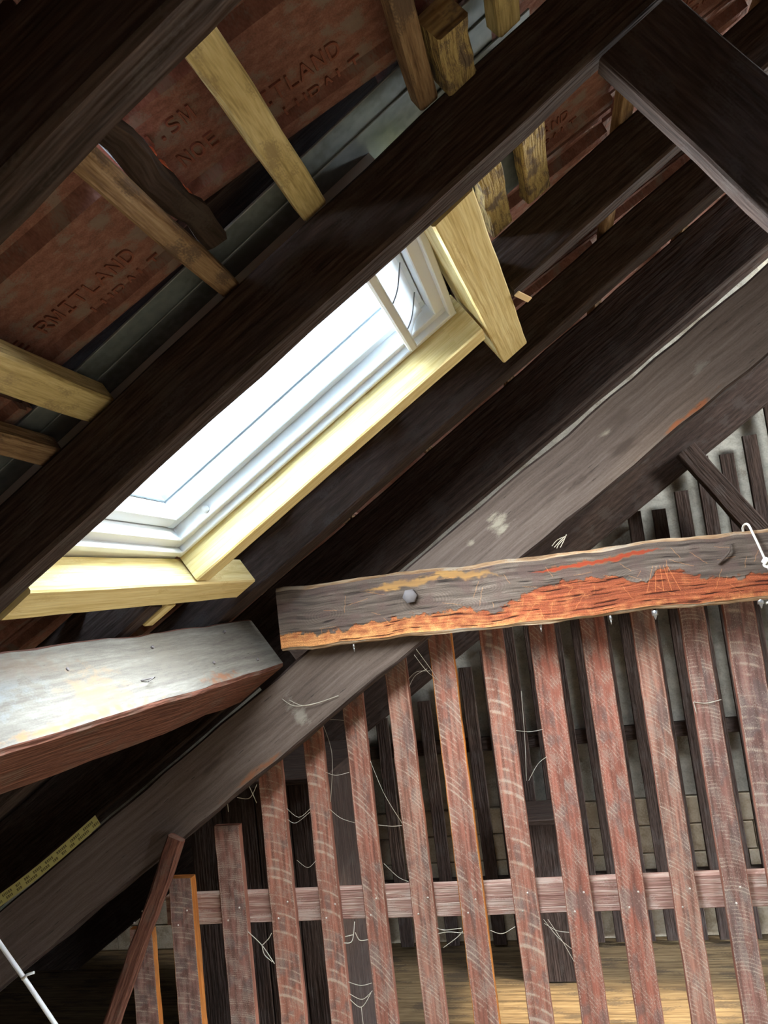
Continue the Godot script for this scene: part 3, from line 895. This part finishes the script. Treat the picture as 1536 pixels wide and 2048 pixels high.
func build_far_bay() -> void:
	# second slatted screen, against the gable; its dark timber colour stands in for shade
	var pt := base("slatted_screen", Vector3(0.0, 0.0, -3.5))
	tag(pt, "slatted screen coloured dark for its shade, seen through the gaps of the front slats", "screen")
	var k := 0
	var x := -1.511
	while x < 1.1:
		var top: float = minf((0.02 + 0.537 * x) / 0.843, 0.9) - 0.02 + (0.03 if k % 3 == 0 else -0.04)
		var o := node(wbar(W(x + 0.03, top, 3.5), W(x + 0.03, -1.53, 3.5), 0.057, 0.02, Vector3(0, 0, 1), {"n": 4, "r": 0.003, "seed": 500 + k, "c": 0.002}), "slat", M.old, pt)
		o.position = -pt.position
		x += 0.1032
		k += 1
	for y in [-0.688, -1.29]:
		var r := node(wbar(W(-1.5, y, 3.53), W(1.2, y, 3.53), 0.06, 0.03, Vector3(0, 0, 1), {"c": 0.002}), "rail", M.old, pt)
		r.position = -pt.position
	var fp := node(bar(P(-3.6, 0.10, 3.42), S, N, -Z, 5.4, 0.19, 0.07, {"n": 20, "r": 0.005, "seed": 141, "c": 0.006}), "truss_principal", M.old)
	tag(fp, "dark sloping timber of the far truss, under the nearer one", "truss timber")
	var br := node(wbar(W(0.60, 0.47, 3.34), W(0.83, 0.085, 3.34), 0.085, 0.05, Vector3(0, 0, 1), {"n": 8, "r": 0.004, "seed": 142, "c": 0.005}), "diagonal_brace", M.old)
	tag(br, "dark diagonal brace leaning in front of the plastered gable", "brace")
	chest("added_chest", "large boarded chest added to darken the gaps behind the left slats", -1.36, -0.86, 2.55, 3.15, -0.56)  # made-up chest, added to keep the left of the far bay dark
	chest("added_box", "small boarded box added for a dark shape behind the slats near the middle", -0.27, -0.08, 3.20, 3.44, -0.93)  # made-up box, added where only a dark shape is known
	var ft := node(wbar(W(0.30, 0.00, 3.36), W(1.6, 0.0, 3.36), 0.12, 0.06, Vector3(0, 0, 1), {"n": 8, "r": 0.004, "seed": 143, "c": 0.005}), "far_collar", M.old)
	tag(ft, "dark far collar beam mostly hidden by the front beam", "beam")

func chest(called: String, label: String, x0: float, x1: float, z0: float, z1: float, top: float) -> void:
	# boarded box: near side of upright boards, two ends, back and an overhanging lid
	var o := base(called, W((x0 + x1) / 2, -EYE, (z0 + z1) / 2))
	tag(o, label, "box")
	var n := maxi(int(roundf((x1 - x0) / 0.14)), 1)
	var w := (x1 - x0) / n
	var parts := []
	for i in n:
		var x := x0 + w * (i + 0.5)
		parts.append(["front_board", wbar(W(x, top - 0.024, z0 + 0.01), W(x, -EYE + 0.006, z0 + 0.01), w - 0.004, 0.02, Vector3(0, 0, 1), {"n": 3, "r": 0.002, "seed": 700 + i, "c": 0.002})])
	for x in [x0 + 0.011, x1 - 0.011]:
		parts.append(["end_panel", wbar(W(x, top - 0.024, (z0 + z1) / 2), W(x, -EYE + 0.006, (z0 + z1) / 2), z1 - z0 - 0.05, 0.02, Vector3(1, 0, 0), {"c": 0.002})])
	parts.append(["back_panel", wbar(W((x0 + x1) / 2, top - 0.024, z1 - 0.01), W((x0 + x1) / 2, -EYE + 0.006, z1 - 0.01), x1 - x0, 0.02, Vector3(0, 0, 1), {"c": 0.002})])
	parts.append(["lid", wbar(W(x0 - 0.02, top - 0.01, (z0 + z1) / 2), W(x1 + 0.02, top - 0.01, (z0 + z1) / 2), z1 - z0 + 0.04, 0.022, Vector3(0, 1, 0), {"n": 6, "r": 0.002, "seed": 720, "c": 0.004})])
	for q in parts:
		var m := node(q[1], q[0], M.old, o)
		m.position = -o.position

func web(threads: Array, label: String, r := 0.0008) -> void:
	var o := base("cobweb", threads[0][0])
	tag(o, label, "cobweb", "cobwebs on the slatted partition")
	for t in threads:
		var n := node(tube(curve(t, 6), r * 0.75, 4), "thread", M.web, o)
		n.position = -o.position

func build_small_things() -> void:
	# cord round the collar
	var cd := base("cord", W(0.465, 0.07, 1.93))
	tag(cd, "thin white cord tied round the right end of the weathered beam", "cord")
	var loop := curve([W(0.462, 0.045, 2.01), W(0.458, 0.072, 1.99), W(0.458, 0.076, 1.94), W(0.462, 0.05, 1.921), W(0.474, 0.0, 1.917), W(0.478, -0.022, 1.916), W(0.490, -0.06, 1.918), W(0.492, -0.098, 1.922), W(0.470, -0.112, 1.95)], 8)
	var tail := curve([W(0.478, -0.022, 1.914), W(0.484, -0.07, 1.916), W(0.474, -0.12, 1.93), W(0.468, -0.2, 1.95), W(0.476, -0.30, 1.96), W(0.485, -0.36, 1.97)], 8)
	var kn := curve([W(0.470, -0.016, 1.916), W(0.476, -0.008, 1.909), W(0.484, -0.018, 1.908), W(0.478, -0.028, 1.908), W(0.471, -0.022, 1.911), W(0.479, -0.012, 1.905)], 6)
	for q in [[loop, "loop", 0.0028], [tail, "loose_end", 0.0022], [kn, "knot", 0.0036]]:
		var o := node(tube(q[0], q[2], 6), q[1], M.cord, cd)
		o.position = -cd.position
	var tw := node(tube(curve([W(0.375, -0.008, 1.924), W(0.392, 0.006, 1.919), W(0.404, 0.018, 1.918), W(0.409, 0.036, 1.922)], 5), 0.0035, 6, 0.0012), "twig", M.twig)
	tag(tw, "short dark twig stuck to the face of the weathered beam", "twig")
	# loose white cable in the lower left corner
	var cb := base("white_cable", W(-1.3, -0.75, 1.6))
	tag(cb, "straight white cable crossing the lower left corner", "cable")
	var c1 := node(tube([W(-1.60, -0.33, 1.6), W(-1.35, -0.672, 1.6), W(-1.285, -0.757, 1.6), W(-1.19, -0.887, 1.6), W(-0.9, -1.3, 1.6)], 0.0055, 8), "cable_run", M.cable, cb)
	c1.position = -cb.position
	var c2 := node(tube([W(-1.292, -0.748, 1.594), W(-1.278, -0.738, 1.594), W(-1.262, -0.735, 1.597)], 0.003, 6), "cable_clip", M.cable, cb)
	c2.position = -cb.position
	# strip of printed yellow tape on the truss timber
	var tm := wbar(W(-1.80, -0.785, 1.975), W(-1.335, -0.512, 1.985), 0.030, 0.002, Vector3(0, 0, 1), {"n": 12, "c": 0.0005, "fit": 0, "bow": -0.012})
	var tp := node(tm, "paper_tape", null)
	tp.set_surface_override_material(0, M.batten)
	tp.set_surface_override_material(1, M.tape)
	tag(tp, "torn strip of yellow printed tape at the lower left", "tape")
	# leaning lath in the lower left
	var lt := node(wbar(W(-1.085, -0.565, 1.962), W(-1.37, -1.14, 1.955), 0.045, 0.025, Vector3(0, 0, 1), {"n": 12, "r": 0.006, "seed": 151, "c": 0.006}), "leaning_lath", M.old_red)
	tag(lt, "reddish lath leaning at a slant beside the leftmost slats", "lath")
	var ch := node(wbar(P(0.288, H - 0.006, 1.385), P(0.312, H - 0.010, 1.455), 0.012, 0.003, N, {"c": 0.001}), "wood_chip", M.chip)
	tag(ch, "pale sliver of wood sticking out beside the window head timber", "splinter")
	# cobwebs
	web([[W(-0.375, -0.135, 1.985), W(-0.36, -0.19, 2.06), W(-0.345, -0.25, 2.135)], [W(-0.385, -0.15, 2.0), W(-0.368, -0.2, 2.06), W(-0.352, -0.235, 2.13)], [W(-0.435, -0.225, 2.13), W(-0.405, -0.205, 2.11), W(-0.365, -0.205, 2.10)], [W(-0.435, -0.245, 2.13), W(-0.41, -0.215, 2.11), W(-0.366, -0.195, 2.06)]], "tangled cobweb hanging under the left half of the weathered beam")
	web([[W(-0.159, -0.389, 2.140), W(-0.123, -0.394, 2.135), W(-0.087, -0.391, 2.135)], [W(-0.143, -0.522, 2.140), W(-0.113, -0.481, 2.138), W(-0.087, -0.463, 2.138)], [W(-0.131, -0.287, 2.150), W(-0.138, -0.410, 2.140), W(-0.149, -0.522, 2.140)]], "fine cobweb threads spanning a gap near the middle of the partition")
	web([[W(-0.973, -0.410, 2.109), W(-0.942, -0.461, 2.119), W(-0.922, -0.532, 2.135)], [W(-0.978, -0.512, 2.130), W(-0.942, -0.517, 2.135), W(-0.916, -0.481, 2.135)], [W(-1.014, -0.553, 2.140), W(-1.009, -0.491, 2.130), W(-0.993, -0.461, 2.109)]], "dusty cobweb clump at the top of the tall left slats", 0.0014)
	web([[W(-0.834, -0.553, 2.138), W(-0.799, -0.579, 2.135), W(-0.763, -0.558, 2.138)], [W(-0.834, -0.584, 2.138), W(-0.809, -0.594, 2.135), W(-0.766, -0.568, 2.138)], [W(-0.819, -0.696, 2.138), W(-0.788, -0.717, 2.135), W(-0.763, -0.701, 2.138)]], "sagging cobweb between the third and fourth tall slats")
	web([[W(-0.706, -0.563, 2.138), W(-0.676, -0.589, 2.138), W(-0.637, -0.604, 2.138)], [W(-0.706, -0.461, 2.138), W(-0.676, -0.471, 2.135), W(-0.637, -0.466, 2.138)], [W(-0.706, -0.307, 2.138), W(-0.681, -0.410, 2.135), W(-0.701, -0.543, 2.138)], [W(-0.701, -0.317, 2.140), W(-0.666, -0.317, 2.135), W(-0.637, -0.323, 2.140)]], "thin cobweb threads beside a knotty slat on the left")
	web([[W(-0.573, -0.440, 2.140), W(-0.543, -0.532, 2.138), W(-0.502, -0.614, 2.140)], [W(-0.573, -0.614, 2.140), W(-0.532, -0.619, 2.138), W(-0.504, -0.619, 2.140)], [W(-0.568, -0.717, 2.140), W(-0.532, -0.753, 2.138), W(-0.504, -0.768, 2.140)]], "long slanting cobweb thread in the gap above the rail")
	web([[W(-0.988, -0.886, 2.140), W(-0.947, -0.922, 2.135), W(-0.916, -0.973, 2.138)], [W(-0.947, -0.922, 2.135), W(-0.927, -0.906, 2.138), W(-0.916, -0.891, 2.138)], [W(-0.947, -0.922, 2.135), W(-0.942, -0.947, 2.135), W(-0.922, -0.968, 2.138)]], "forked cobweb under the left end of the rail", 0.0016)
	web([[W(-0.706, -0.922, 2.138), W(-0.681, -0.916, 2.135), W(-0.671, -0.870, 2.145)], [W(-0.671, -0.896, 2.140), W(-0.660, -0.916, 2.138), W(-0.637, -0.916, 2.140)], [W(-0.701, -0.906, 2.138), W(-0.676, -0.901, 2.138)]], "thick looped cobweb under the rail beside a pale slat", 0.0016)
	web([[W(-0.706, -1.055, 2.138), W(-0.671, -1.070, 2.138), W(-0.640, -1.049, 2.140)], [W(-0.706, -1.070, 2.138), W(-0.676, -1.090, 2.138), W(-0.645, -1.055, 2.140)], [W(-0.676, -1.090, 2.138), W(-0.676, -1.167, 2.138)], [W(-0.706, -1.024, 2.138), W(-0.671, -1.034, 2.138), W(-0.640, -1.029, 2.140)]], "Y shaped cobweb low in the gap beside the pale slat", 0.0011)
	web([[W(-0.440, -0.906, 2.140), W(-0.410, -0.901, 2.138), W(-0.369, -0.906, 2.140)], [W(-0.440, -0.891, 2.140), W(-0.420, -0.896, 2.138), W(-0.374, -0.893, 2.140)], [W(-0.430, -0.942, 2.140), W(-0.389, -0.916, 2.138), W(-0.371, -0.901, 2.140)], [W(-0.297, -0.901, 2.140), W(-0.266, -0.909, 2.138), W(-0.230, -0.893, 2.140)]], "matted cobweb just below the middle of the rail", 0.0012)
	web([[W(-0.154, -0.881, 2.150), W(-0.123, -0.922, 2.140), W(-0.092, -0.952, 2.140)], [W(-0.154, -0.891, 2.150), W(-0.123, -0.906, 2.140), W(-0.092, -0.911, 2.140)], [W(-0.143, -0.881, 2.150), W(-0.113, -0.932, 2.140), W(-0.090, -0.983, 2.140)]], "fan of cobweb threads under the rail right of the middle", 0.0008)
	web([[W(0.303, -0.353, 2.138), W(0.333, -0.358, 2.134), W(0.371, -0.353, 2.138)], [W(0.303, -0.353, 2.138), W(0.305, -0.379, 2.136)]], "pale cobweb strand stretched across a slat on the right", 0.0013)
	web([[W(0.045, 0.112, 2.02), W(0.035, 0.095, 2.01), W(0.025, 0.080, 1.995)], [W(0.045, 0.110, 2.02), W(0.028, 0.098, 2.01), W(0.010, 0.082, 1.995)], [W(0.043, 0.108, 2.02), W(0.020, 0.100, 2.005), W(0.005, 0.086, 1.995)], [W(0.036, 0.100, 2.012), W(0.022, 0.088, 2.0), W(0.016, 0.079, 1.995)]], "ragged cobweb above the beam where the truss timber passes behind", 0.0014)
	web([[W(-0.760, -0.230, 1.995), W(-0.720, -0.250, 1.980), W(-0.660, -0.248, 1.985), W(-0.600, -0.235, 1.992)], [W(-0.740, -0.235, 1.995), W(-0.690, -0.252, 1.982), W(-0.610, -0.238, 1.992)]], "cobweb strand along the dark truss timber below the purlin", 0.0012)
